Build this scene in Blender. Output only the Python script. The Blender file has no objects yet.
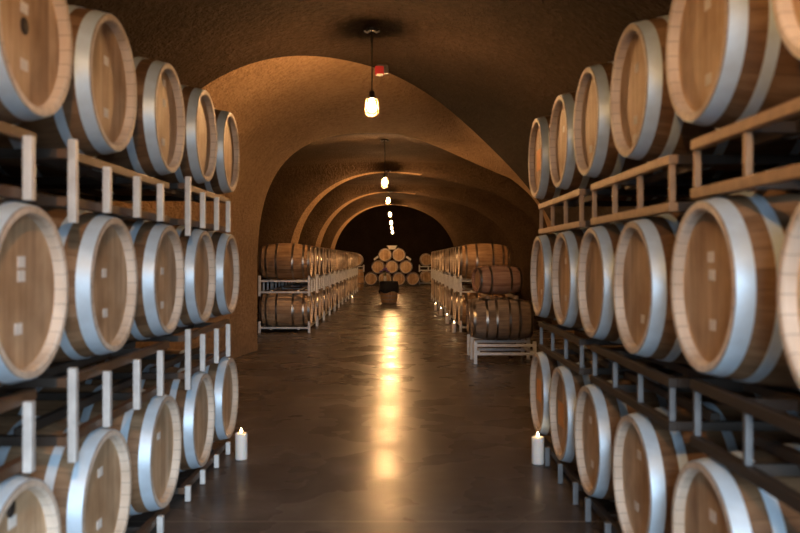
import bpy, bmesh, math, random
from mathutils import Vector, Matrix
random.seed(7)
sc = bpy.context.scene
C = sc.collection
PI = math.pi
HL = .475
CAM_H = 1.37
F = 800.0
VX, VY = 396.0, 259.0

# ------------------------------------------------------------------ helpers
def ray_to_x(px, py, X):
    """point on the plane x = X seen at a pixel of the photograph (used for measuring)"""
    y = X * F / (px - VX)
    return y, CAM_H - (py - VY) * y / F

class MB:
    def __init__(self):
        self.bm = bmesh.new()
    def box(self, lo, hi, bevel=0.0):
        r = bmesh.ops.create_cube(self.bm, size=1.0)
        vs = r['verts']
        c = [(lo[i] + hi[i]) / 2 for i in range(3)]
        s = [abs(hi[i] - lo[i]) for i in range(3)]
        for v in vs:
            v.co = Vector((c[0] + v.co.x * s[0], c[1] + v.co.y * s[1], c[2] + v.co.z * s[2]))
        if bevel:
            es = list({e for v in vs for e in v.link_edges})
            bmesh.ops.bevel(self.bm, geom=es, offset=bevel, segments=2, affect='EDGES', profile=0.7)
        return self
    def lathe(self, prof, seg=48, axis='X', closed=False, off=(0, 0, 0)):
        rings = []
        for (u, r) in prof:
            ring = []
            for k in range(seg):
                a = 2 * PI * k / seg
                if axis == 'X':
                    p = (u, r * math.cos(a), r * math.sin(a))
                else:
                    p = (r * math.cos(a), r * math.sin(a), u)
                ring.append(self.bm.verts.new((p[0] + off[0], p[1] + off[1], p[2] + off[2])))
            rings.append(ring)
        n = len(rings)
        for i in range(n if closed else n - 1):
            A, B = rings[i], rings[(i + 1) % n]
            for k in range(seg):
                f = self.bm.faces.new((A[k], A[(k + 1) % seg], B[(k + 1) % seg], B[k]))
                f.smooth = True
        return self
    def cap(self, u, r, seg=48, axis='X', off=(0, 0, 0)):
        ring = []
        for k in range(seg):
            a = 2 * PI * k / seg
            p = (u, r * math.cos(a), r * math.sin(a)) if axis == 'X' else (r * math.cos(a), r * math.sin(a), u)
            ring.append(self.bm.verts.new((p[0] + off[0], p[1] + off[1], p[2] + off[2])))
        self.bm.faces.new(ring)
        return self
    def tube(self, pts, r, seg=8, closed=False):
        pts = [Vector(p) for p in pts]
        n = len(pts)
        rings = []
        for i, p in enumerate(pts):
            if closed:
                d = pts[(i + 1) % n] - pts[i - 1]
            else:
                d = pts[min(i + 1, n - 1)] - pts[max(i - 1, 0)]
            d.normalize()
            up = Vector((0, 0, 1)) if abs(d.z) < 0.95 else Vector((1, 0, 0))
            a = d.cross(up).normalized(); b = d.cross(a).normalized()
            rings.append([self.bm.verts.new(p + r * (math.cos(2 * PI * k / seg) * a + math.sin(2 * PI * k / seg) * b)) for k in range(seg)])
        for i in range(n if closed else n - 1):
            A, B = rings[i], rings[(i + 1) % n]
            for k in range(seg):
                f = self.bm.faces.new((A[k], A[(k + 1) % seg], B[(k + 1) % seg], B[k])); f.smooth = True
        if not closed:
            self.bm.faces.new(rings[0]); self.bm.faces.new(list(reversed(rings[-1])))
        return self
    def build(self, name, mat, parent=None):
        bmesh.ops.recalc_face_normals(self.bm, faces=self.bm.faces)
        me = bpy.data.meshes.new(name)
        self.bm.to_mesh(me); self.bm.free()
        if mat: me.materials.append(mat)
        o = bpy.data.objects.new(name, me)
        C.objects.link(o)
        if parent: o.parent = parent
        return o

def tag(o, label, cat, group=None):
    o['label'] = label; o['category'] = cat
    if group: o['group'] = group
    return o
def thing(name, label, cat, loc=(0, 0, 0), rz=0, group=None):
    o = bpy.data.objects.new(name, None); C.objects.link(o)
    o.location = loc; o.rotation_euler = (0, 0, rz); o.empty_display_size = .1
    return tag(o, label, cat, group)
def copy_tree(o, parent=None):
    c = o.copy(); C.objects.link(c)
    if parent: c.parent = parent
    for ch in list(o.children): copy_tree(ch, c)
    return c
def struct(o):
    o['kind'] = 'structure'; return o

# ------------------------------------------------------------------ materials
def new_mat(name):
    m = bpy.data.materials.new(name); m.use_nodes = True
    nt = m.node_tree
    b = nt.nodes['Principled BSDF']
    return m, nt, b
def N(nt, t, **kw):
    n = nt.nodes.new(t)
    for k, v in kw.items(): setattr(n, k, v)
    return n
def L(nt, a, b): nt.links.new(a, b)
def mth(nt, op, a, b=None):
    n = N(nt, 'ShaderNodeMath', operation=op)
    for i, v in enumerate((a, b)):
        if v is None: continue
        if isinstance(v, (int, float)): n.inputs[i].default_value = v
        else: L(nt, v, n.inputs[i])
    return n.outputs[0]
def ramp(nt, fac, stops):
    r = N(nt, 'ShaderNodeValToRGB')
    e = r.color_ramp.elements
    while len(e) < len(stops): e.new(0.5)
    for i, (p, c) in enumerate(stops):
        e[i].position = p; e[i].color = (*c, 1)
    L(nt, fac, r.inputs[0])
    return r.outputs[0]
def noise(nt, vec, scale, detail=4, rough=.55):
    n = N(nt, 'ShaderNodeTexNoise')
    n.inputs['Scale'].default_value = scale; n.inputs['Detail'].default_value = detail
    n.inputs['Roughness'].default_value = rough
    if vec is not None: L(nt, vec, n.inputs['Vector'])
    return n.outputs['Fac']
def mapping(nt, vec, scale, loc=None):
    m = N(nt, 'ShaderNodeMapping'); m.inputs['Scale'].default_value = scale
    L(nt, vec, m.inputs['Vector'])
    if loc is not None: L(nt, loc, m.inputs['Location'])
    return m.outputs[0]
def mixc(nt, fac, a, b, mode='MIX'):
    n = N(nt, 'ShaderNodeMix', data_type='RGBA', blend_type=mode)
    if isinstance(fac, (int, float)): n.inputs[0].default_value = fac
    else: L(nt, fac, n.inputs[0])
    for i, v in ((6, a), (7, b)):
        if isinstance(v, tuple): n.inputs[i].default_value = (*v, 1)
        else: L(nt, v, n.inputs[i])
    return n.outputs[2]
def bump(nt, b, h, strength, dist=.01):
    n = N(nt, 'ShaderNodeBump'); n.inputs['Strength'].default_value = strength
    n.inputs['Distance'].default_value = dist
    L(nt, h, n.inputs['Height']); L(nt, n.outputs[0], b.inputs['Normal'])

def wood(name, kind, dark, mid, light, rough=.6):
    m, nt, b = new_mat(name)
    tc = N(nt, 'ShaderNodeTexCoord'); oi = N(nt, 'ShaderNodeObjectInfo')
    sep = N(nt, 'ShaderNodeSeparateXYZ'); L(nt, tc.outputs['Object'], sep.inputs[0])
    rnd = oi.outputs['Random']
    off = N(nt, 'ShaderNodeCombineXYZ')
    for i in range(3): L(nt, mth(nt, 'MULTIPLY', rnd, 17.0 + 9 * i), off.inputs[i])
    if kind == 'stave':
        ang = mth(nt, 'ARCTAN2', sep.outputs[2], sep.outputs[1])
        u = mth(nt, 'MULTIPLY', mth(nt, 'ADD', ang, PI), 30 / (2 * PI))
        g = noise(nt, mapping(nt, tc.outputs['Object'], (3, 30, 30), off.outputs[0]), 1.0, 5)
    else:
        u = mth(nt, 'MULTIPLY', mth(nt, 'ADD', sep.outputs[1], 1.0), 1 / .068)
        g = noise(nt, mapping(nt, tc.outputs['Object'], (3, 34, 3), off.outputs[0]), 1.0, 5)
    idx = mth(nt, 'FLOOR', u); fr = mth(nt, 'FRACT', u)
    wn = N(nt, 'ShaderNodeTexWhiteNoise', noise_dimensions='2D')
    cv = N(nt, 'ShaderNodeCombineXYZ'); L(nt, idx, cv.inputs[0]); L(nt, mth(nt, 'MULTIPLY', rnd, 91.0), cv.inputs[1])
    L(nt, cv.outputs[0], wn.inputs['Vector'])
    v = mth(nt, 'ADD', mth(nt, 'MULTIPLY', g, .75), mth(nt, 'MULTIPLY', wn.outputs['Value'], .3))
    v = mth(nt, 'ADD', v, mth(nt, 'MULTIPLY', mth(nt, 'SUBTRACT', rnd, .5), .22))
    col = ramp(nt, v, [(.2, dark), (.52, mid), (.85, light)])
    e = mth(nt, 'ABSOLUTE', mth(nt, 'SUBTRACT', fr, .5))
    joint = mth(nt, 'GREATER_THAN', e, .475 if kind == 'stave' else .482)
    if kind == 'stave':
        r2 = mth(nt, 'SQRT', mth(nt, 'ADD', mth(nt, 'MULTIPLY', sep.outputs[1], sep.outputs[1]), mth(nt, 'MULTIPLY', sep.outputs[2], sep.outputs[2])))
        raw = mth(nt, 'MULTIPLY', mth(nt, 'GREATER_THAN', mth(nt, 'ABSOLUTE', sep.outputs[0]), HL - .055), mth(nt, 'LESS_THAN', r2, .2893 if 'aged' not in name else .2743))
        col = mixc(nt, mth(nt, 'MULTIPLY', raw, .85), col, (.80, .71, .60))
    blot = noise(nt, mapping(nt, tc.outputs['Object'], (2.5, 4, 4), off.outputs[0]), 1.0, 3)
    stain = ramp(nt, blot, [(.35, (.72, .66, .6)), (.6, (1, 1, 1))])
    col = mixc(nt, 1.0, col, stain, 'MULTIPLY')
    col = mixc(nt, mth(nt, 'MULTIPLY', joint, .55), col, tuple(c * .35 for c in dark))
    L(nt, col, b.inputs['Base Color'])
    b.inputs['Roughness'].default_value = rough
    b.inputs['Specular IOR Level'].default_value = .3
    bump(nt, b, mth(nt, 'SUBTRACT', mth(nt, 'MULTIPLY', g, .3), joint), .35, .004)
    return m

def metal(name, col, rough, metallic=1.0, dirt=.35, scale=9):
    m, nt, b = new_mat(name)
    tc = N(nt, 'ShaderNodeTexCoord')
    n1 = noise(nt, tc.outputs['Object'], scale, 6, .65)
    c = ramp(nt, n1, [(.3, tuple(x * (1 - dirt) for x in col)), (.65, col)])
    L(nt, c, b.inputs['Base Color'])
    b.inputs['Metallic'].default_value = metallic
    L(nt, mth(nt, 'ADD', mth(nt, 'MULTIPLY', n1, .25), rough - .12), b.inputs['Roughness'])
    return m

def plain(name, col, rough=.6, metallic=0, var=.15, scale=20):
    m, nt, b = new_mat(name)
    tc = N(nt, 'ShaderNodeTexCoord')
    n1 = noise(nt, tc.outputs['Object'], scale, 4)
    c = ramp(nt, n1, [(.3, tuple(x * (1 - var) for x in col)), (.7, col)])
    L(nt, c, b.inputs['Base Color'])
    b.inputs['Roughness'].default_value = rough; b.inputs['Metallic'].default_value = metallic
    return m

def emit(name, col, strength):
    m, nt, b = new_mat(name)
    b.inputs['Base Color'].default_value = (*col, 1)
    b.inputs['Emission Color'].default_value = (*col, 1)
    b.inputs['Emission Strength'].default_value = strength
    return m

M = {}
M['stave'] = wood('oak_staves', 'stave', (.24, .135, .07), (.43, .275, .155), (.58, .42, .27))
M['head'] = wood('oak_head', 'head', (.36, .222, .125), (.56, .385, .23), (.72, .545, .365))
M['stave_dark'] = wood('aged_oak_staves', 'stave', (.09, .048, .024), (.185, .108, .056), (.30, .195, .115))  # near staves darkened: shade of the gaps put into the colour
M['old'] = wood('weathered_oak', 'stave', (.16, .12, .09), (.33, .26, .20), (.52, .44, .36), .8)
M['oldred'] = wood('wine_stained_oak', 'stave', (.20, .10, .07), (.38, .23, .17), (.52, .38, .30), .75)
M['hoop'] = metal('galvanised_hoop', (.60, .74, .86), .45, .25, .2)
M['hoop_steel'] = metal('dark_steel_hoop', (.40, .36, .32), .34, 1.0, .3)
M['steel'] = metal('galvanised_rack_steel', (.72, .72, .70), .5, .35, .25, 14)
M['dark'] = metal('dark_rack_steel', (.042, .032, .025), .55, .3, .3, 14)  # shade behind the posts put into the steel's colour
M['tan'] = plain('rust_tan_rack_steel', (.36, .215, .11), .55, .2, .35, 16)  # lamp light on the top right racks put into the colour
M['rust'] = plain('rusty_dark_rack_steel', (.12, .062, .03), .55, .1, .35, 16)  # orange lamp light on the left front rails put into the colour
M['grey'] = metal('dull_grey_steel', (.16, .17, .18), .5, .4, .3, 14)  # shade on the lower right posts put into the colour
M['paper'] = plain('white_paper', (.82, .78, .72), .8)
M['kraft'] = plain('brown_card', (.85, .42, .15), .8, 0, .2, 30)  # colour of the painted lamp light patches on barrel heads
M['bung'] = plain('dark_bung', (.03, .02, .015), .7)
M['wax'] = plain('candle_wax', (.86, .80, .74), .55, 0, .04)
b_ = M['wax'].node_tree.nodes['Principled BSDF']; b_.inputs['Subsurface Weight'].default_value = .6; b_.inputs['Subsurface Radius'].default_value = (1, .8, .6); b_.inputs['Subsurface Scale'].default_value = .03
M['wick'] = plain('wick', (.03, .025, .02), .9)
M['flame'] = emit('candle_flame', (1, .66, .34), 40)
M['bulb'] = emit('glowing_bulb', (1.0, .53, .21), 2300)
M['cord'] = plain('black_cord', (.02, .018, .016), .6)
M['iron'] = plain('dark_iron', (.06, .05, .045), .45, .6)
M['cage'] = metal('dark_brass_cage_wire', (.22, .15, .08), .4, .8, .1)
M['red'] = plain('red_plastic', (.32, .015, .02), .35)
M['black'] = plain('black_cloth', (.012, .012, .016), .85)
M['white'] = plain('white_paint', (.8, .78, .74), .5)
M['petal'] = plain('purple_petals', (.22, .12, .34), .7)
M['leaf'] = plain('green_leaf', (.05, .09, .04), .6)
M['ceramic'] = plain('white_ceramic', (.8, .76, .68), .3)

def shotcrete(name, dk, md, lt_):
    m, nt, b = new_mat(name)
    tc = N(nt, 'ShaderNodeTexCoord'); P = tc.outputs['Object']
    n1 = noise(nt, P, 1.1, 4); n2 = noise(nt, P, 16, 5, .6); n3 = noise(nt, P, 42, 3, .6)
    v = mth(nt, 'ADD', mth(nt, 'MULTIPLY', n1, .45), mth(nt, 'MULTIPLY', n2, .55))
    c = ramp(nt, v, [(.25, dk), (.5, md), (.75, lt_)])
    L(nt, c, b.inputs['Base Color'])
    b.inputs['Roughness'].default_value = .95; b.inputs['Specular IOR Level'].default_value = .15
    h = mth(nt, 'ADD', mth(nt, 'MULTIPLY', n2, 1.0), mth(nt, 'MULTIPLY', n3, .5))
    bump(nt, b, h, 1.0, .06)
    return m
M['shot'] = shotcrete('rough_shotcrete', (.22, .14, .077), (.37, .24, .135), (.50, .34, .20))  # lamp light put into the colour: funnel and left rib edges
M['shot_mid'] = shotcrete('brown_shotcrete', (.05, .030, .017), (.095, .059, .033), (.155, .10, .058))  # shade put into the colour: bays and right side of the ribs
M['shot_old'] = shotcrete('older_dark_shotcrete', (.020, .012, .008), (.042, .026, .016), (.078, .050, .031))  # darker coat of the first chamber, with shade put into its colour

def concrete():
    m, nt, b = new_mat('polished_concrete')
    tc = N(nt, 'ShaderNodeTexCoord'); P = tc.outputs['Object']
    n1 = noise(nt, P, .9, 5, .55); n2 = noise(nt, P, 3.5, 5, .6); n3 = noise(nt, P, 40, 4, .6)
    v = mth(nt, 'ADD', mth(nt, 'MULTIPLY', n1, .55), mth(nt, 'ADD', mth(nt, 'MULTIPLY', n2, .38), mth(nt, 'MULTIPLY', n3, .03)))
    c = ramp(nt, v, [(.3, (.050, .041, .036)), (.5, (.105, .088, .076)), (.7, (.20, .172, .15))])
    sep = N(nt, 'ShaderNodeSeparateXYZ'); L(nt, P, sep.inputs[0])
    fy = mth(nt, 'FRACT', mth(nt, 'MULTIPLY', mth(nt, 'SUBTRACT', sep.outputs[1], 2.30), 1 / 3.75))
    jy = mth(nt, 'LESS_THAN', mth(nt, 'ABSOLUTE', mth(nt, 'SUBTRACT', fy, .5)), .0022)
    jx = mth(nt, 'LESS_THAN', mth(nt, 'ABSOLUTE', mth(nt, 'ADD', sep.outputs[0], .2)), .003)
    c = mixc(nt, mth(nt, 'MULTIPLY', jy, .7), c, (.24, .2, .165))
    L(nt, c, b.inputs['Base Color'])
    L(nt, mth(nt, 'ADD', mth(nt, 'MULTIPLY', noise(nt, P, 1.6, 3, .5), .36), .10), b.inputs['Roughness'])
    b.inputs['IOR'].default_value = 1.11
    bump(nt, b, noise(nt, P, 2.2, 2, .5), .06, .01)
    return m
M['floor'] = concrete()

# ------------------------------------------------------------------ cave shell
COLS = 121
END = 52.0
MOUTH = -1.2
CX = -.2
def section(t, a, h, n, b, k=1.0):
    """half width a, apex h, squareness n above a wall of height b, right side k times as wide"""
    T0 = .12 * PI
    if t < T0: c, s, w = 1.0, 0.0, t / T0
    elif t > PI - T0: c, s, w = -1.0, 0.0, (PI - t) / T0
    else:
        p = (t - T0) / (PI - 2 * T0) * PI
        c, s, w = math.cos(p), math.sin(p), 1.0
    if c > 0: a *= 1.0 + (k - 1) * min(1, c * 1.6)
    return (CX + a * math.copysign(abs(c) ** (2 / n), c), b * w + (h - b) * abs(s) ** (2 / n))
NEAR = (3.2, 3.62, 2.0, .4, 1.0)
NECK1 = (1.88, 3.26, 3.0, 1.0, 1.75)
NECKS = [12.0, 20.9, 27.1, 33.3]
NECK = (2.42, 3.62, 2.15, 1.15, 1.75)
NECK4 = (2.42, 3.62, 2.1, 1.15, 1.12)
BAY = (5.6, 3.80, 2.6, 1.0, 1.0)
FAR = (8.0, 6.2, 2.2, 1.5, 1.0)
CREASE = [(-5, 8.4), (-1.87, 8.05), (-1.45, 8.02), (-1.1, 8.27), (-.62, 8.88), (.24, 10.1), (.62, 11.1), (1.7, 13.1), (5, 14)]
def interp(tab, x):
    for (x0, y0), (x1, y1) in zip(tab, tab[1:]):
        if x <= x1:
            f = max(0, (x - x0) / (x1 - x0))
            return y0 + (y1 - y0) * f
    return tab[-1][1]
def lerp3(A, B, f): return tuple(A[i] + (B[i] - A[i]) * f for i in range(5))
ts = [PI * j / (COLS - 1) for j in range(COLS)]
stations = []                                    # each: list of points, sharp flag
def add_station(fn, sharp=False): stations.append(([fn(t) for t in ts], sharp))
def flat(y, S, sharp=False):
    add_station(lambda t: (section(t, *S)[0], y, section(t, *S)[1]), sharp)
for y in (MOUTH, 1, 4, 6.5): flat(y, NEAR)
def crease_y(t):
    x = section(t, *NEAR)[0]
    return sum(interp(CREASE, x + d * .12) for d in range(-4, 5)) / 9
def tap(f):
    def fn(t):
        ex = .42 + .5 * min(1, max(0, .5 + .9 * math.cos(t)))
        S = lerp3(NEAR, NECK1, f ** ex); x, z = section(t, *S)
        y0 = crease_y(t); y1 = max(NECKS[0], y0 + 2.4)
        return (x, y0 + (y1 - y0) * f, z)
    return fn
for f in (0, .12, .25, .4, .6, .8, 1.0): add_station(tap(f), f in (0, 1.0))
for k, yn in enumerate(NECKS[:-1]):
    y2 = NECKS[k + 1]; NK = NECK4 if k == 2 else NECK
    if k == 0: flat(yn + 5.0, BAY)
    else: flat(yn + .5, lerp3(NECK, BAY, .8)); flat(yn + 1.0, BAY)
    flat(y2 - .85, BAY)
    flat(y2 - .7, lerp3(NK, BAY, .5))
    flat(y2 - .55, lerp3(NK, BAY, .15))
    flat(y2 - .25, lerp3(NK, BAY, .05))
    flat(y2, NK, True)
flat(33.8, lerp3(NECK4, FAR, .6)); flat(34.6, FAR); flat(42, FAR); flat(END, FAR)
NS = len(stations)
def tone_of(i, j):
    if i < 4 or i >= NS - 5: return 1            # dark tone with shade put in: first chamber and the end chamber
    if i < 10: return 0  # funnel in the lighter tone, lamp light put into its colour
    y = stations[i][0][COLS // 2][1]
    return 0 if j > 52 and any(-.3 < y - yn < -.01 for yn in NECKS) else 2  # left rib edges painted lit, bays and right side painted dim
def strip(name, j0, j1):
    me = bpy.data.meshes.new(name); vs = []; fs = []; w = j1 - j0 + 1
    for pts, s in stations: vs += pts[j0:j1 + 1]
    for i in range(len(stations) - 1):
        for j in range(w - 1):
            fs.append((i * w + j, i * w + j + 1, (i + 1) * w + j + 1, (i + 1) * w + j))
    me.from_pydata(vs, [], fs)
    bm = bmesh.new(); bm.from_mesh(me)
    bm.verts.ensure_lookup_table()
    for f in bm.faces: f.smooth = True
    for e in bm.edges:
        a, b = e.verts[0].index, e.verts[1].index
        if a // w == b // w and stations[a // w][1]: e.smooth = False
    for f in bm.faces: f.normal_flip()
    bm.to_mesh(me); bm.free()
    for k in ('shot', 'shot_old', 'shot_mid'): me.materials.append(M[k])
    for p in me.polygons: p.material_index = tone_of(p.index // (w - 1), j0 + p.index % (w - 1))
    o = bpy.data.objects.new(name, me); C.objects.link(o)
    return struct(o)
JW = 18
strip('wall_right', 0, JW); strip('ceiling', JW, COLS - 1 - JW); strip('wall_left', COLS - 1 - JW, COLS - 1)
def solid_ring(y): return [section(t, *FAR) for t in ts]
b = MB()
fr = [b.bm.verts.new((x, END, z)) for x, z in solid_ring(END)]
b.bm.faces.new(fr)
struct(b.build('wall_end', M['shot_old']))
for nm, x0, x1, z0, z1 in (('wall_back_left', -4.2, -.25, -.1, 4.2), ('wall_back_right', 1.85, 4.0, -.1, 4.2), ('wall_back_lintel', -.25, 1.85, 2.35, 4.2)):
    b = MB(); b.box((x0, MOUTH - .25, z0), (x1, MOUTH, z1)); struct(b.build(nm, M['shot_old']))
b = MB(); b.box((-9.5, -12, -.2), (9.5, 53, 0)); struct(b.build('floor', M['floor']))
def apex(y):
    j = COLS // 2
    pts = [(s[0][j][1], s[0][j][2]) for s in stations]
    return interp(pts, y)

# ------------------------------------------------------------------ wine barrel
HL = .475
def rad(x, rb=.35, rh=.29, hl=HL): return rb - (rb - rh) * (x / hl) ** 2
def make_barrel(name, label, sm, hm, rb=.35, rh=.29, hl=HL, seg=56, hoops=None, pm='hoop'):
    root = thing(name, label, 'barrel')
    th = .028
    prof = []
    n = 14
    for i in range(n + 1):
        x = -hl + 2 * hl * i / n
        prof.append((x, rad(x, rb, rh, hl)))
    prof.append((hl, rh - th * .75))
    prof.append((hl - .008, rh - th))
    prof.append((hl - .05, rh - th))
    prof.append((-hl + .05, rh - th))
    prof.append((-hl + .008, rh - th))
    prof.append((-hl, rh - th * .75))
    body = MB().lathe(prof, seg, closed=True)
    for e in body.bm.edges:
        pass
    st = body.build('staves', sm, root)
    me = st.data
    # crisp chime edges
    bm = bmesh.new(); bm.from_mesh(me)
    for e in bm.edges:
        if len(e.link_faces) == 2 and e.calc_face_angle(0) > .6: e.smooth = False
    bm.to_mesh(me); bm.free()
    for s in (1, -1):
        m = MB()
        x0, x1 = s * (hl - .038), s * (hl - .06)
        m.lathe([(x1, rh - th + .004), (x1, .0005)], seg)
        m.lathe([(x0, rh - th + .004), (x0, rh - th - .015), (x0, .0005)], seg)
        m.build('barrel_head', hm, root)
    if hoops is None: hoops = [(.426, .472), (.330, .366), (.135, .172)]
    for (a, c) in hoops:
        for s in (1, -1):
            u0, u1 = s * a, s * c
            r0, r1 = rad(u0, rb, rh, hl), rad(u1, rb, rh, hl)
            MB().lathe([(u0, r0 - .004), (u0, r0 + .0025), (u1, r1 + .0025), (u1, r1 - .004)], seg, closed=True).build('hoop', M[pm], root)
    m = MB().lathe([(rb - .012, .001), (rb - .012, .028), (rb + .006, .026), (rb + .008, .02), (rb + .008, .001)], 16, axis='Z')
    m.build('bung', M['bung'], root)
    # flat shading for hoop edges
    for ch in root.children:
        if ch.name.startswith('hoop'):
            bm = bmesh.new(); bm.from_mesh(ch.data)
            for e in bm.edges:
                if len(e.link_faces) == 2 and e.calc_face_angle(0) > .6: e.smooth = False
            bm.to_mesh(ch.data); bm.free()
    return root

NB, NH = .338, .275
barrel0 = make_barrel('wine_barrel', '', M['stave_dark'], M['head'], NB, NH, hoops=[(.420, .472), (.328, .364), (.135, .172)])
barrel1 = make_barrel('wine_barrel', '', M['stave'], M['head'], pm='hoop_steel')
used = {0: False, 1: False}
def put_barrel(x, y, z, rz, label, group, src=1):
    b0 = (barrel0, barrel1)[src]
    o = b0 if not used[src] else copy_tree(b0)
    used[src] = True
    o.location = (x, y, z)
    o.rotation_euler = (0, 0, rz)
    o['label'] = label; o['group'] = group
    return o

LX, RX = 1.16, .985                   # aisle-side head planes of the two near stacks
ORD = {1: 'nearest', 2: 'second nearest', 3: 'middle', 4: 'second farthest', 5: 'farthest'}
left_y = {'top': [2.60, 3.31, 4.13, 4.92, 5.66], 'middle': [2.56, 3.32, 4.12, 4.88, 5.66], 'bottom': [2.50, 3.24, 4.06, 4.86, 5.62]}
left_z = {'top': 2.125, 'middle': 1.264, 'bottom': .395}
right_y = {'top': [1.83, 2.65, 3.41, 4.17, 4.88, 5.68], 'middle': [1.795, 2.6, 3.36, 4.075, 4.80, 5.59], 'bottom': [1.80, 2.59, 3.37, 4.15, 4.87, 5.62]}
right_z = {'top': 2.085, 'middle': 1.25, 'bottom': .43}
DZ = {('L', 'top', 1): -.012, ('L', 'top', 2): -.03, ('L', 'top', 3): -.03, ('L', 'top', 5): 0.0,
      ('R', 'middle', 5): .03, ('R', 'middle', 6): .03, ('R', 'top', 5): .02, ('R', 'top', 6): .02}
near = {}
for tier in ('top', 'middle', 'bottom'):
    for k, y in enumerate(left_y[tier]):
        lab = '%s oak barrel in the %s tier of the big left-hand stack' % (ORD[k + 1], tier)
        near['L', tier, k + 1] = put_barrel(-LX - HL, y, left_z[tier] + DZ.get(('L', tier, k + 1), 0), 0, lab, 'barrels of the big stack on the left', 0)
    nm = ['nearest', 'second nearest', 'third nearest', 'fourth nearest', 'second farthest', 'farthest']
    for k, y in enumerate(right_y[tier]):
        lab = '%s oak barrel in the %s tier of the big right-hand stack' % (nm[k], tier)
        near['R', tier, 6 - k] = put_barrel(RX + HL, y, right_z[tier] + DZ.get(('R', tier, 6 - k), 0), PI, lab, 'barrels of the big stack on the right', 0)
# in 'R' the index 1 is the farthest barrel, 6 the nearest

# notes pinned on the heads, measured on the head plane
def on_head(key, px, py, w, h, mat, name, lab=None):
    o = near[key]
    side = -1 if key[0] == 'L' else 1
    X = side * ((LX if side < 0 else RX) + .038)
    y, z = ray_to_x(px, py, X)
    dy, dz = y - o.location.y, z - o.location.z
    rr = math.hypot(dy, dz)
    if rr > .20: dy *= .20 / rr; dz *= .20 / rr
    ly = dy if side < 0 else -dy
    head = [c for c in o.children if c.name.startswith('barrel_head')][0]
    m = MB(); x0 = HL - .038
    if name == 'bung_hole':
        m.lathe([(x0 + .0005, .028), (x0 + .003, .028), (x0 + .003, .001)], 20, off=(0, ly, dz))
    else:
        m.box((x0 + .0004, ly - w / 2, dz - h / 2), (x0 + .0022, ly + w / 2, dz + h / 2))
    p = m.build(name, mat, head)
    if lab: p['label'] = lab
notes = {
 ('L', 'top', 1): [(24, 8), (24, 65)], ('L', 'top', 2): [(106, 61), (106, 113)], ('L', 'top', 3): [(164, 83), (164, 103), (163, 142)],
 ('L', 'top', 4): [(198, 100)],
 ('L', 'middle', 1): [(21, 262), (21, 276), (18, 329)], ('L', 'middle', 2): [(104, 273), (105, 313)], ('L', 'middle', 3): [(162, 271), (162, 305)],
 ('L', 'bottom', 1): [(12, 522)], ('L', 'bottom', 2): [(100, 472), (99, 524)], ('L', 'bottom', 3): [(158.5, 436)],
 ('R', 'top', 5): [(708, 4), (709, 79)], ('R', 'top', 4): [(637, 68), (636, 120), (635, 142)], ('R', 'top', 3): [(591, 149)], ('R', 'top', 2): [(564, 129)],
 ('R', 'middle', 5): [(711, 257), (712, 275), (713, 325)], ('R', 'middle', 4): [(643, 319)], ('R', 'middle', 2): [(566, 261), (566, 298)], ('R', 'middle', 1): [(541.7, 292)],
 ('R', 'bottom', 5): [(713, 516)], ('R', 'bottom', 4): [(639.5, 455), (636.6, 506)], ('R', 'bottom', 3): [(590.6, 420), (592.5, 464)],
}
for key, pts in notes.items():
    for (px, py) in pts:
        on_head(key, px, py, .05, .036, M['paper'], 'paper_note', 'small white paper note')
on_head(('L', 'top', 1), 24, 26, 0, 0, M['bung'], 'bung_hole', 'dark round bung hole')
on_head(('L', 'bottom', 1), 10, 497, 0, 0, M['bung'], 'bung_hole', 'dark round bung hole')
for key, px, py in ((('R', 'top', 1), 539, 160), (('R', 'bottom', 1), 539, 390), (('R', 'bottom', 2), 561, 414)):  # thin orange sheets stand in for patches of lamp light
    on_head(key, px, py, .17, .15, M['kraft'], 'card_label', 'orange brown card label')

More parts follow.
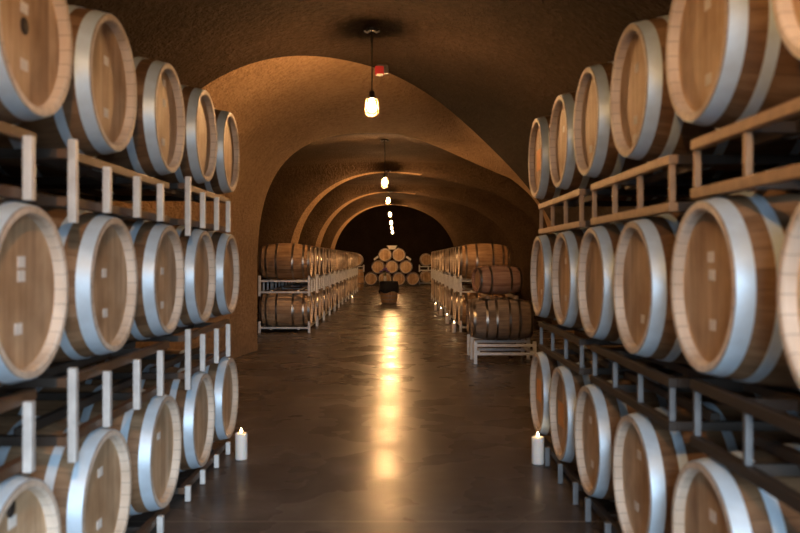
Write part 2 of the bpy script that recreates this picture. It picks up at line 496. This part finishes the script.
# ------------------------------------------------------------------ steel racks
TB = .0175
def bar(m, a, b, hw=TB):
    lo = [min(a[i], b[i]) - hw for i in range(3)]; hi = [max(a[i], b[i]) + hw for i in range(3)]
    m.box(lo, hi, .004)
def make_rack(label, group, side, xh, y0, y1, zl, zu, posts, long_post=None, floor=False, at=None):
    """rack between the barrel tier at zl and the tier at zu; side -1 left, +1 right; xh = head plane"""
    X = lambda d: side * (xh + d)
    root = thing('barrel_rack', label, 'rack', (X(HL), (y0 + y1) / 2, 0), 0, group)
    ox, oy = X(HL), (y0 + y1) / 2
    MR, MP = (M['rust'], M['steel']) if side < 0 else ((M['tan'], M['tan']) if zu > 2 else (M['dark'], M['grey']))  # rack steel in painted lit and shaded tones, by side and tier
    bys = [o.location.y for k, o in near.items() if (k[0] == 'L') == (side < 0) and (abs(o.location.z - zu) < .1 or abs(o.location.z - zl) < .1)]
    ok = [y0 + k * .01 for k in range(int((y1 - y0) * 100) + 1) if all(abs(y0 + k * .01 - b) > .2 for b in bys)]
    cross_ys = [ok[0], ok[-1]] if ok and ok[-1] - ok[0] > .1 else ok[:1]
    def P(d, y, z): return (X(d) - ox, y - oy, z)
    rF = rad(HL - .05, NB, NH); rS = rad(HL - .22, NB, NH)
    if floor:
        zt, zb = max(zu - rF - .045, .055), None
        sz_t, sz_b = zu - rS - TB - .004, None
    else:
        zt, zb = zu - rF - .055, zl + rF + .027
        sz_t, sz_b = zu - rS - TB - .003, zl + rS + TB + .003
    for d, nm in ((.05, 'front_rail'), (2 * HL - .05, 'back_rail')):
        for z in (zt, zb):
            if z is None: continue
            m = MB(); bar(m, P(d, y0, z), P(d, y1, z)); m.build(nm, MR if nm == 'front_rail' else M['dark'], root)
    for d in (.22, 2 * HL - .22):
        for z in (sz_t, sz_b):
            if z is None: continue
            m = MB(); bar(m, P(d, y0 + .03, z), P(d, y1 - .03, z)); m.build('saddle_rail', M['dark'], root)
    for y in cross_ys:
        for z in (zt, zb):
            if z is None: continue
            m = MB(); bar(m, P(.05 + 2 * TB, y, z), P(2 * HL - .05 - 2 * TB, y, z)); m.build('cross_bar', M['dark'], root)
    for d, s in ((.05, -1), (2 * HL - .05, 1)):
        for y in posts:
            m = MB()
            dd = d + s * (2 * TB + .0005) if True else d
            if floor: a, c = TB + .001, zt + .03 - TB
            else: a, c = zb - .006, zt + (.004 if side > 0 else -.022)
            if long_post is not None and abs(y - long_post) < 1e-6 and not floor: a, c = zb - .08 + TB, zt + .055 - TB
            hw = .015
            if side > 0 and not floor: dd, a, c, hw = d, zb + TB + .012, zt - TB - .012, .011
            lo = P(dd, y, a); hi = P(dd, y, c)
            bar(m, lo, hi, hw); m.build('post', (MP if s < 0 else M['dark']), root)
    return root
lt = left_z; rt = right_z
GL, GR = 'steel racks of the big stack on the left', 'steel racks of the big stack on the right'
LR = [(1.40, 2.64, None), (2.91, 4.2, 2.91), (4.52, 5.72, 4.52)]
LN = ['nearest', 'middle', 'farthest']
for (nm_t, zl, zu, fl) in (('top', lt['middle'], lt['top'], False), ('middle', lt['bottom'], lt['middle'], False), ('bottom', 0, lt['bottom'], True)):
    for (y0, y1, lp), w in zip(LR, LN):
        ps = [y0, y0 + .345, y0 + .72, y0 + 1.08] if lp else [y0, y0 + .39, y0 + .77, y0 + 1.16]
        make_rack('%s steel rack under the %s tier of the big left-hand stack' % (w, nm_t), GL, -1, LX, y0, y1, zl, zu + ({'nearest': -.012, 'middle': -.03}.get(w, 0) if nm_t == 'top' else 0), ps, lp, fl)
RR = [(1.56, 2.75), (3.0, 4.17), (4.46, 5.70)]
for (nm_t, zl, zu, fl) in (('top', rt['middle'], rt['top'], False), ('middle', rt['bottom'], rt['middle'], False), ('bottom', 0, rt['bottom'], True)):
    for (y0, y1), w in zip(RR, LN):
        ps = [y0 + (y1 - y0) * k / 3 for k in range(4)]
        up = w == 'nearest'
        make_rack('%s steel rack under the %s tier of the big right-hand stack' % (w, nm_t), GR, 1, RX, y0, y1, zl + (.03 if up and nm_t == 'top' else 0), zu + ({'top': .02, 'middle': .03}.get(nm_t, 0) if up else 0), ps, None, fl)

# ------------------------------------------------------------------ far rows on racks
ORDN = ['first', 'second', 'third', 'fourth', 'fifth', 'sixth', 'seventh', 'eighth', 'ninth', 'tenth', 'eleventh', 'twelfth', 'thirteenth', 'fourteenth',
        'fifteenth', 'sixteenth', 'seventeenth', 'eighteenth', 'nineteenth', 'twentieth', 'twenty-first', 'twenty-second', 'twenty-third', 'twenty-fourth']
FZ = {'lower': .42, 'upper': 1.32}
def far_row(side, xh, ystart, n, sname):
    for tier in ('lower', 'upper'):
        for i in range(n):
            y = ystart + .78 * i
            x = side * (xh + HL)
            put_barrel(x + random.uniform(-.012, .012), y, FZ[tier], 0 if side < 0 else PI,
                       '%s barrel from the near end, %s tier of the far %s row' % (ORDN[i], tier, sname),
                       'barrels of the %s tier in the far %s row' % (tier, sname))
    for tier in ('lower', 'upper'):
        for i in range(0, n, 2):
            y0 = ystart + .78 * i - .33; y1 = y0 + 1.44
            make_far_rack(side, xh, y0, y1, tier, '%s steel rack from the near end under the %s tier, far %s row' % (ORDN[i // 2], tier, sname), sname)
rack_cache = {}
def make_far_rack(side, xh, y0, y1, tier, label, sname):
    key = (side, tier)
    g = 'racks of the far %s row' % sname
    if key in rack_cache:
        o = copy_tree(rack_cache[key]); o.location.y = (y0 + y1) / 2; o['label'] = label; return o
    root = thing('barrel_rack', label, 'rack', (side * (xh + HL), (y0 + y1) / 2, 0), 0, g)
    rack_cache[key] = root
    hy = (y1 - y0) / 2; e = HL - .05
    rF = rad(e); rS = rad(HL - .22)
    if tier == 'upper':
        zt, zb = FZ['upper'] - rF - .06, FZ['lower'] + rF + .03
        sad = (FZ['upper'] - rS - TB - .003, FZ['lower'] + rS + TB + .003)
        pz = (zb - .05, zt + .08)
    else:
        zt, zb = FZ['lower'] - rF - .03, None
        sad = (FZ['lower'] - rS - TB - .003,)
        pz = (.001 + TB, zt + .10)
    zs = [z for z in (zt, zb) if z is not None]
    for sx in (-1, 1):
        for z in zs:
            m = MB(); bar(m, (sx * e, -hy, z), (sx * e, hy, z)); m.build('side_rail', M['steel'], root)
        for sy in (-1, 1):
            m = MB(); bar(m, (sx * (e + 2 * TB + .0005), sy * hy, pz[0]), (sx * (e + 2 * TB + .0005), sy * hy, pz[1]), .022); m.build('post', M['steel'], root)
        if tier == 'upper':
            for yy in (-.24, .24):
                m = MB(); bar(m, (sx * (e + 2 * TB + .0005), yy, zb), (sx * (e + 2 * TB + .0005), yy, zt)); m.build('short_post', M['steel'], root)
    for sy in (-1, 1):
        for z in zs:
            m = MB(); bar(m, (-e + 2 * TB, sy * hy, z), (e - 2 * TB, sy * hy, z)); m.build('cross_bar', M['steel'], root)
    for sx in (-1, 1):
        for z in sad:
            m = MB(); bar(m, (sx * (HL - .22), -hy + .05, z), (sx * (HL - .22), hy - .05, z)); m.build('saddle_rail', M['steel'], root)
    return root
far_row(-1, 1.60, 15.2, 24, 'left')
far_row(1, 1.20, 15.35, 16, 'right')

# small weathered casks in front of the far right row
cask = make_barrel('small_barrel', 'small weathered grey cask nearest on the low white rack at the right', M['old'], M['head'], .28, .235, .40, 48,
                   [(.362, .397), (.20, .232), (.07, .10)], 'hoop_steel')
cask['group'] = 'small casks by the far right row'
cask.location = (1.02 + .40, 10.78, .555); cask.rotation_euler = (0, 0, PI)
c2 = copy_tree(cask); c2.location = (1.02 + .40, 11.37, .555); c2['label'] = 'small weathered cask behind the nearest one on the low white rack'
c3 = make_barrel('small_barrel', 'smallest reddish cask lying on top of the weathered grey casks', M['oldred'], M['head'], .20, .168, .31, 48,
                 [(.275, .307), (.13, .158)], 'hoop_steel')
c3['group'] = 'small casks by the far right row'
c3.location = (1.08 + .31, 11.02, 1.083); c3.rotation_euler = (0, 0, PI + .26)
for d, w in ((1.22, 'nearer the aisle'), (1.60, 'nearer the wall')):
    m = MB(); m.box((d - .03, 10.66, .839), (d + .03, 11.49, .876), .004)
    tag(m.build('wooden_beam', M['old']), 'wooden beam %s between the stacked small casks' % w, 'beam', 'wooden beams between the small casks')
rk = thing('barrel_rack', 'low white steel rack holding two small casks at the right', 'rack', (1.42, 11.0, 0))
for yy in (-.58, -.09, .40):
    for sx in (-1, 1):
        m = MB(); bar(m, (sx * .385, yy, .024), (sx * .385, yy, .275), .023); m.build('post', M['steel'], rk)
    for z in (.245, .135):
        m = MB(); bar(m, (-.36, yy, z), (.36, yy, z)); m.build('cross_bar', M['steel'], rk)
for sx in (-.385, .385):
    m = MB(); bar(m, (sx - math.copysign(.041, sx), -.58, .16), (sx - math.copysign(.041, sx), .62, .16)); m.build('side_rail', M['steel'], rk)

# ------------------------------------------------------------------ end of the cave: pyramid and racks facing us
PY = 40.6
def px_at(px, Y): return (px - VX) * Y / F
rows = [(.36, [-1.27, -.56, .15, .86], 'bottom'), (.966, [-.915, -.205, .505], 'second'), (1.572, [-.56, .15], 'top')]
names = {4: ['leftmost', 'second from left', 'second from right', 'rightmost'], 3: ['left', 'central', 'right'], 2: ['left', 'right']}
for z, xs, nm in rows:
    for x, w in zip(xs, names[len(xs)]):
        put_barrel(x, PY + HL, z, -PI / 2, '%s barrel in the %s layer of the pyramid at the far end' % (w, nm), 'barrels of the pyramid at the far end')
er = 0
for side, xs in (('right', [1.62, 2.34]), ('left', [-2.10, -2.82])):
    for z, tier in ((.42, 'lower'), (1.32, 'upper')):
        for x, w in zip(xs, ('inner', 'outer')):
            put_barrel(x, 42.6 + HL, z, -PI / 2, '%s barrel of the %s tier, end rack %s of the pyramid' % (w, tier, side), 'barrels on the end racks')
        key = (1, tier)
        o = copy_tree(rack_cache[key]); o.location = (sum(xs) / 2, 42.6 + HL, 0); o.rotation_euler = (0, 0, PI / 2)
        o['label'] = 'steel rack under the %s tier %s of the pyramid at the far end' % (tier, side); o['group'] = 'end racks'
# pale box on top of the pyramid and pale wedges at its sides
def wedge(x0, x1, z0, z1, label):
    m = MB()
    ang = math.atan2(z1 - z0, x1 - x0); L_ = math.hypot(x1 - x0, z1 - z0)
    m.box((-L_ / 2, -.06, -.05), (L_ / 2, .06, .05), .01)
    o = m.build('chock', M['white']); o.location = ((x0 + x1) / 2, PY + .12, (z0 + z1) / 2); o.rotation_euler = (0, -ang, 0)
    return tag(o, label, 'chock', 'white chocks on the far pyramid')
wedge(-1.12, -.90, 1.335, 1.50, 'white chock lying on the left shoulder of the barrel pyramid')
wedge(.53, .76, 1.49, 1.33, 'white chock lying on the right shoulder of the barrel pyramid')
t = thing('crate', 'small white open-topped box sitting on the two top barrels of the pyramid', 'box', (-.205, PY + .42, 1.863))
m = MB()
A = [(-.16, -.15, 0), (.16, -.15, 0), (.16, .15, 0), (-.16, .15, 0)]
B_ = [(-.24, -.2, .18), (.24, -.2, .18), (.24, .2, .18), (-.24, .2, .18)]
va = [m.bm.verts.new(p) for p in A]; vb = [m.bm.verts.new(p) for p in B_]
m.bm.faces.new(va)
for i in range(4): m.bm.faces.new((va[i], va[(i + 1) % 4], vb[(i + 1) % 4], vb[i]))
o = m.build('box_body', M['white'], t); sm_ = o.modifiers.new('thick', 'SOLIDIFY'); sm_.thickness = .015
m = MB(); m.tube([(.255 * c, .215 * s, .18) for c, s in ((-1, -1), (1, -1), (1, 1), (-1, 1))], .014, 6, True); m.build('rim', M['white'], t)

# upright cask as a table in the middle of the aisle
ux, uy = px_at(389, 24.6), 24.6
ub = make_barrel('small_barrel', 'upright cask standing in mid aisle as a table', M['stave'], M['head'], .27, .225, .34, 48, [(.30, .337), (.19, .22), (.08, .11)], 'hoop_steel')
ub.location = (ux, uy, .341); ub.rotation_euler = (0, -PI / 2, 0)
m = MB(); seg = 48
m.lathe([(.688, .001), (.688, .23), (.682, .262), (.66, .278), (.5, .292), (.36, .305)], seg, axis='Z')
for v in m.bm.verts:
    r = math.hypot(v.co.x, v.co.y)
    if r > .27:
        a = math.atan2(v.co.y, v.co.x); k = 1 + .035 * math.sin(a * 9) * (.7 - v.co.z) / .3
        v.co.x *= k; v.co.y *= k
        v.co.z += .03 * math.sin(a * 4) * (.7 - v.co.z) / .3
cl = m.build('tablecloth', M['black'])
cl.location = (ux, uy, 0)
so = cl.modifiers.new('thick', 'SOLIDIFY'); so.thickness = .004; so.offset = 1
tag(cl, 'black cloth draped over the upright cask in mid aisle', 'tablecloth')
t = thing('flower_vase', 'white vase with dusky purple flowers on the black cloth', 'vase', (ux - .12, uy, .694))
MB().lathe([(0, .001), (0, .04), (.06, .055), (.13, .04), (.16, .045), (.155, .035), (.02, .03), (.02, .001)], 24, axis='Z').build('vase_body', M['ceramic'], t)
m = MB(); fl = MB()
for k in range(13):
    a = k * 2.4; r = .015 + .013 * k
    tip = (r * math.cos(a), r * math.sin(a), .42 - r * .9 + random.uniform(-.03, .03))
    m.tube([(0.2 * r * math.cos(a), .2 * r * math.sin(a), .1), (.5 * r * math.cos(a), .5 * r * math.sin(a), .25), tip], .003, 5)
    for q in range(6):
        b2 = q * PI / 3
        bmesh.ops.create_uvsphere(fl.bm, u_segments=8, v_segments=6, radius=.018, matrix=Matrix.Translation((tip[0] + .02 * math.cos(b2), tip[1] + .02 * math.sin(b2), tip[2] + .006 * (q % 2))))
m.build('stems', M['leaf'], t); fl.build('blossoms', M['petal'], t)

# upright barrel at the end of the far left row
e2 = copy_tree(barrel1); e2.location = (-1.72, 34.35, HL + .001); e2.rotation_euler = (0, PI / 2, 0)
e2['label'] = 'upright barrel standing at the far end of the far left row'; e2['group'] = 'upright barrels'

# ------------------------------------------------------------------ candles
candle0 = None
def candle(x, y, label, h=.185, r=.041, grp='pillar candles on the floor'):
    global candle0
    if candle0 is None:
        t = thing('candle', label, 'candle', (x, y, .0005), 0, grp)
        MB().lathe([(0, .001), (0, .04), (.004, .0415), (.17, .0412), (.178, .039), (.174, .030), (.168, .012), (.168, .001)], 32, axis='Z').build('wax', M['wax'], t)
        MB().tube([(0, 0, .165), (.001, 0, .18), (.003, 0, .186)], .0015, 6).build('wick', M['wick'], t)
        MB().lathe([(.180, .0005), (.184, .006), (.190, .0078), (.198, .006), (.208, .002), (.212, .0004)], 16, axis='Z').build('flame', M['flame'], t)
        candle0 = t; return t
    o = copy_tree(candle0); o.location = (x, y, .0005); o['label'] = label
    return o
candle(-1.06, 5.48, 'white pillar candle on the floor at the far foot of the big left-hand stack')
candle(.95, 5.36, 'white pillar candle on the floor at the far foot of the big right-hand stack')
for k, (px, py) in enumerate(((454, 332.5), (449.7, 323.5), (441.6, 315.7), (435.6, 310.6))):
    Y = CAM_H * F / (py - VY)
    candle(min(px_at(px, Y), 1.085), Y, '%s of four small candles along the foot of the far right row, counting from us' % ['first', 'second', 'third', 'fourth'][k])
Y = CAM_H * F / (303 - VY); candle(-1.36, Y, 'small candle on the floor beside the far left row')

# ------------------------------------------------------------------ pendant bulbs
def pendant(y, label):
    x = -.2 if y > 10 else -.235
    zc = apex(y) if y > 8 else NEAR[1]
    zb = CAM_H + (1.37 if 14 < y < 15 else 1.5)
    t = thing('pendant_lamp', label, 'lamp', (x, y, 0), 0, 'bare bulbs hung along the vault')
    m = MB().lathe([(zc + .02, .055), (zc - .012, .055), (zc - .022, .045), (zc - .022, .001)], 24, axis='Z')
    m.build('ceiling_plate', M['iron'], t)
    m = MB()
    for s in (-1, 1):
        m.tube([(s * .02, 0, zc - .024), (s * .045, -.01, zc - .045), (s * .075, -.012, zc - .03)], .010, 8)
    p = m.build('bracket', M['white'], t); p['label'] = 'pale two-armed bracket'
    MB().tube([(0, 0, zc - .02), (.002, 0, (zc + zb) / 2), (0, 0, zb + .13)], .0055, 8).build('cord', M['cord'], t)
    MB().lathe([(zb + .14, .001), (zb + .14, .014), (zb + .125, .026), (zb + .075, .028), (zb + .072, .058), (zb + .06, .060), (zb + .06, .001)], 20, axis='Z').build('socket', M['iron'], t)
    MB().lathe([(zb + .062, .001), (zb + .062, .014), (zb + .045, .017), (zb + .015, .030), (zb - .015, .037), (zb - .045, .031), (zb - .062, .016), (zb - .066, .001)], 20, axis='Z').build('bulb', M['bulb'], t)
    m = MB()
    for k in range(8):
        a = k * PI / 4
        pr = [(zb + .066, .05), (zb + .03, .055), (zb - .03, .062), (zb - .085, .06), (zb - .108, .035), (zb - .112, .012)]
        m.tube([(r * math.cos(a), r * math.sin(a), z) for z, r in pr], .0015, 5)
    for z, r in ((zb - .03, .062), (zb - .085, .06), (zb - .112, .012)):
        m.tube([(r * math.cos(2 * PI * k / 24), r * math.sin(2 * PI * k / 24), z) for k in range(24)], .0020, 5, True)
    m.build('cage', M['cage'], t)
    return t
pendant(.5, 'caged bulb hanging nearest to the cave mouth, above the camera')
for k, y in enumerate((7.8, 14.2, 20.4, 26.7, 32.8, 38.4, 45.0)):
    pendant(y, '%s caged bulb hanging from the vault, counting from the camera' % ORDN[k])

# red alarm on the vault behind the first lamp
t = thing('fire_alarm', 'small red fire alarm with pale lens on the vault behind the first bulb', 'alarm', (-.17, 9.3, 3.622))
m = MB(); m.box((-.05, -.05, -.02), (.07, .05, .015), .006); m.build('mount', M['iron'], t)
m = MB(); m.box((-.075, -.06, -.125), (.03, .03, -.02), .012); m.build('alarm_body', M['red'], t)
m = MB(); m.box((-.05, -.072, -.135), (.02, -.03, -.112), .006); m.build('lens', M['white'], t)
m = MB(); m.box((.03, -.05, -.10), (.085, .04, -.02), .01); m.build('horn', M['iron'], t)

# small pale box high on the right of the far vault
# ------------------------------------------------------------------ daylight from the open mouth behind the camera
w = bpy.data.worlds.new('daylight'); sc.world = w; w.use_nodes = True
nt = w.node_tree; bg = nt.nodes['Background']
tc = N(nt, 'ShaderNodeTexCoord'); sp = N(nt, 'ShaderNodeSeparateXYZ'); L(nt, tc.outputs['Generated'], sp.inputs[0])
v = mth(nt, 'ADD', mth(nt, 'MULTIPLY', sp.outputs[2], .5), .5)
L(nt, ramp(nt, v, [(.0, (.02, .018, .015)), (.485, (.03, .028, .025)), (.515, (.66, .83, 1.0)), (.8, (1.3, 1.6, 1.9))]), bg.inputs['Color'])
bg.inputs['Strength'].default_value = 22.0
ld = bpy.data.lights.new('cave_mouth', 'AREA'); ld.shape = 'RECTANGLE'; ld.size = 2.1; ld.size_y = 2.35
ld.cycles.is_portal = True
lo = bpy.data.objects.new('cave_mouth', ld); C.objects.link(lo)
lo.location = (.80, MOUTH - .27, 1.175); lo.rotation_euler = (PI / 2, 0, 0)

# ------------------------------------------------------------------ camera
cd = bpy.data.cameras.new('camera'); co = bpy.data.objects.new('camera', cd); C.objects.link(co)
co.location = (0, 0, CAM_H); co.rotation_euler = (PI / 2, 0, 0)
cd.sensor_width = 36; cd.lens = 36 * F / 800
cd.shift_x = (400 - VX) / 800; cd.shift_y = -(266.5 - VY) / 800
cd.clip_end = 200
cd.dof.use_dof = True; cd.dof.focus_distance = 15; cd.dof.aperture_fstop = 2.4
sc.camera = co
sc.view_settings.view_transform = 'Standard'; sc.view_settings.look = 'None'
sc.view_settings.gamma = 1; sc.view_settings.use_curve_mapping = False
sc.view_settings.exposure = 0
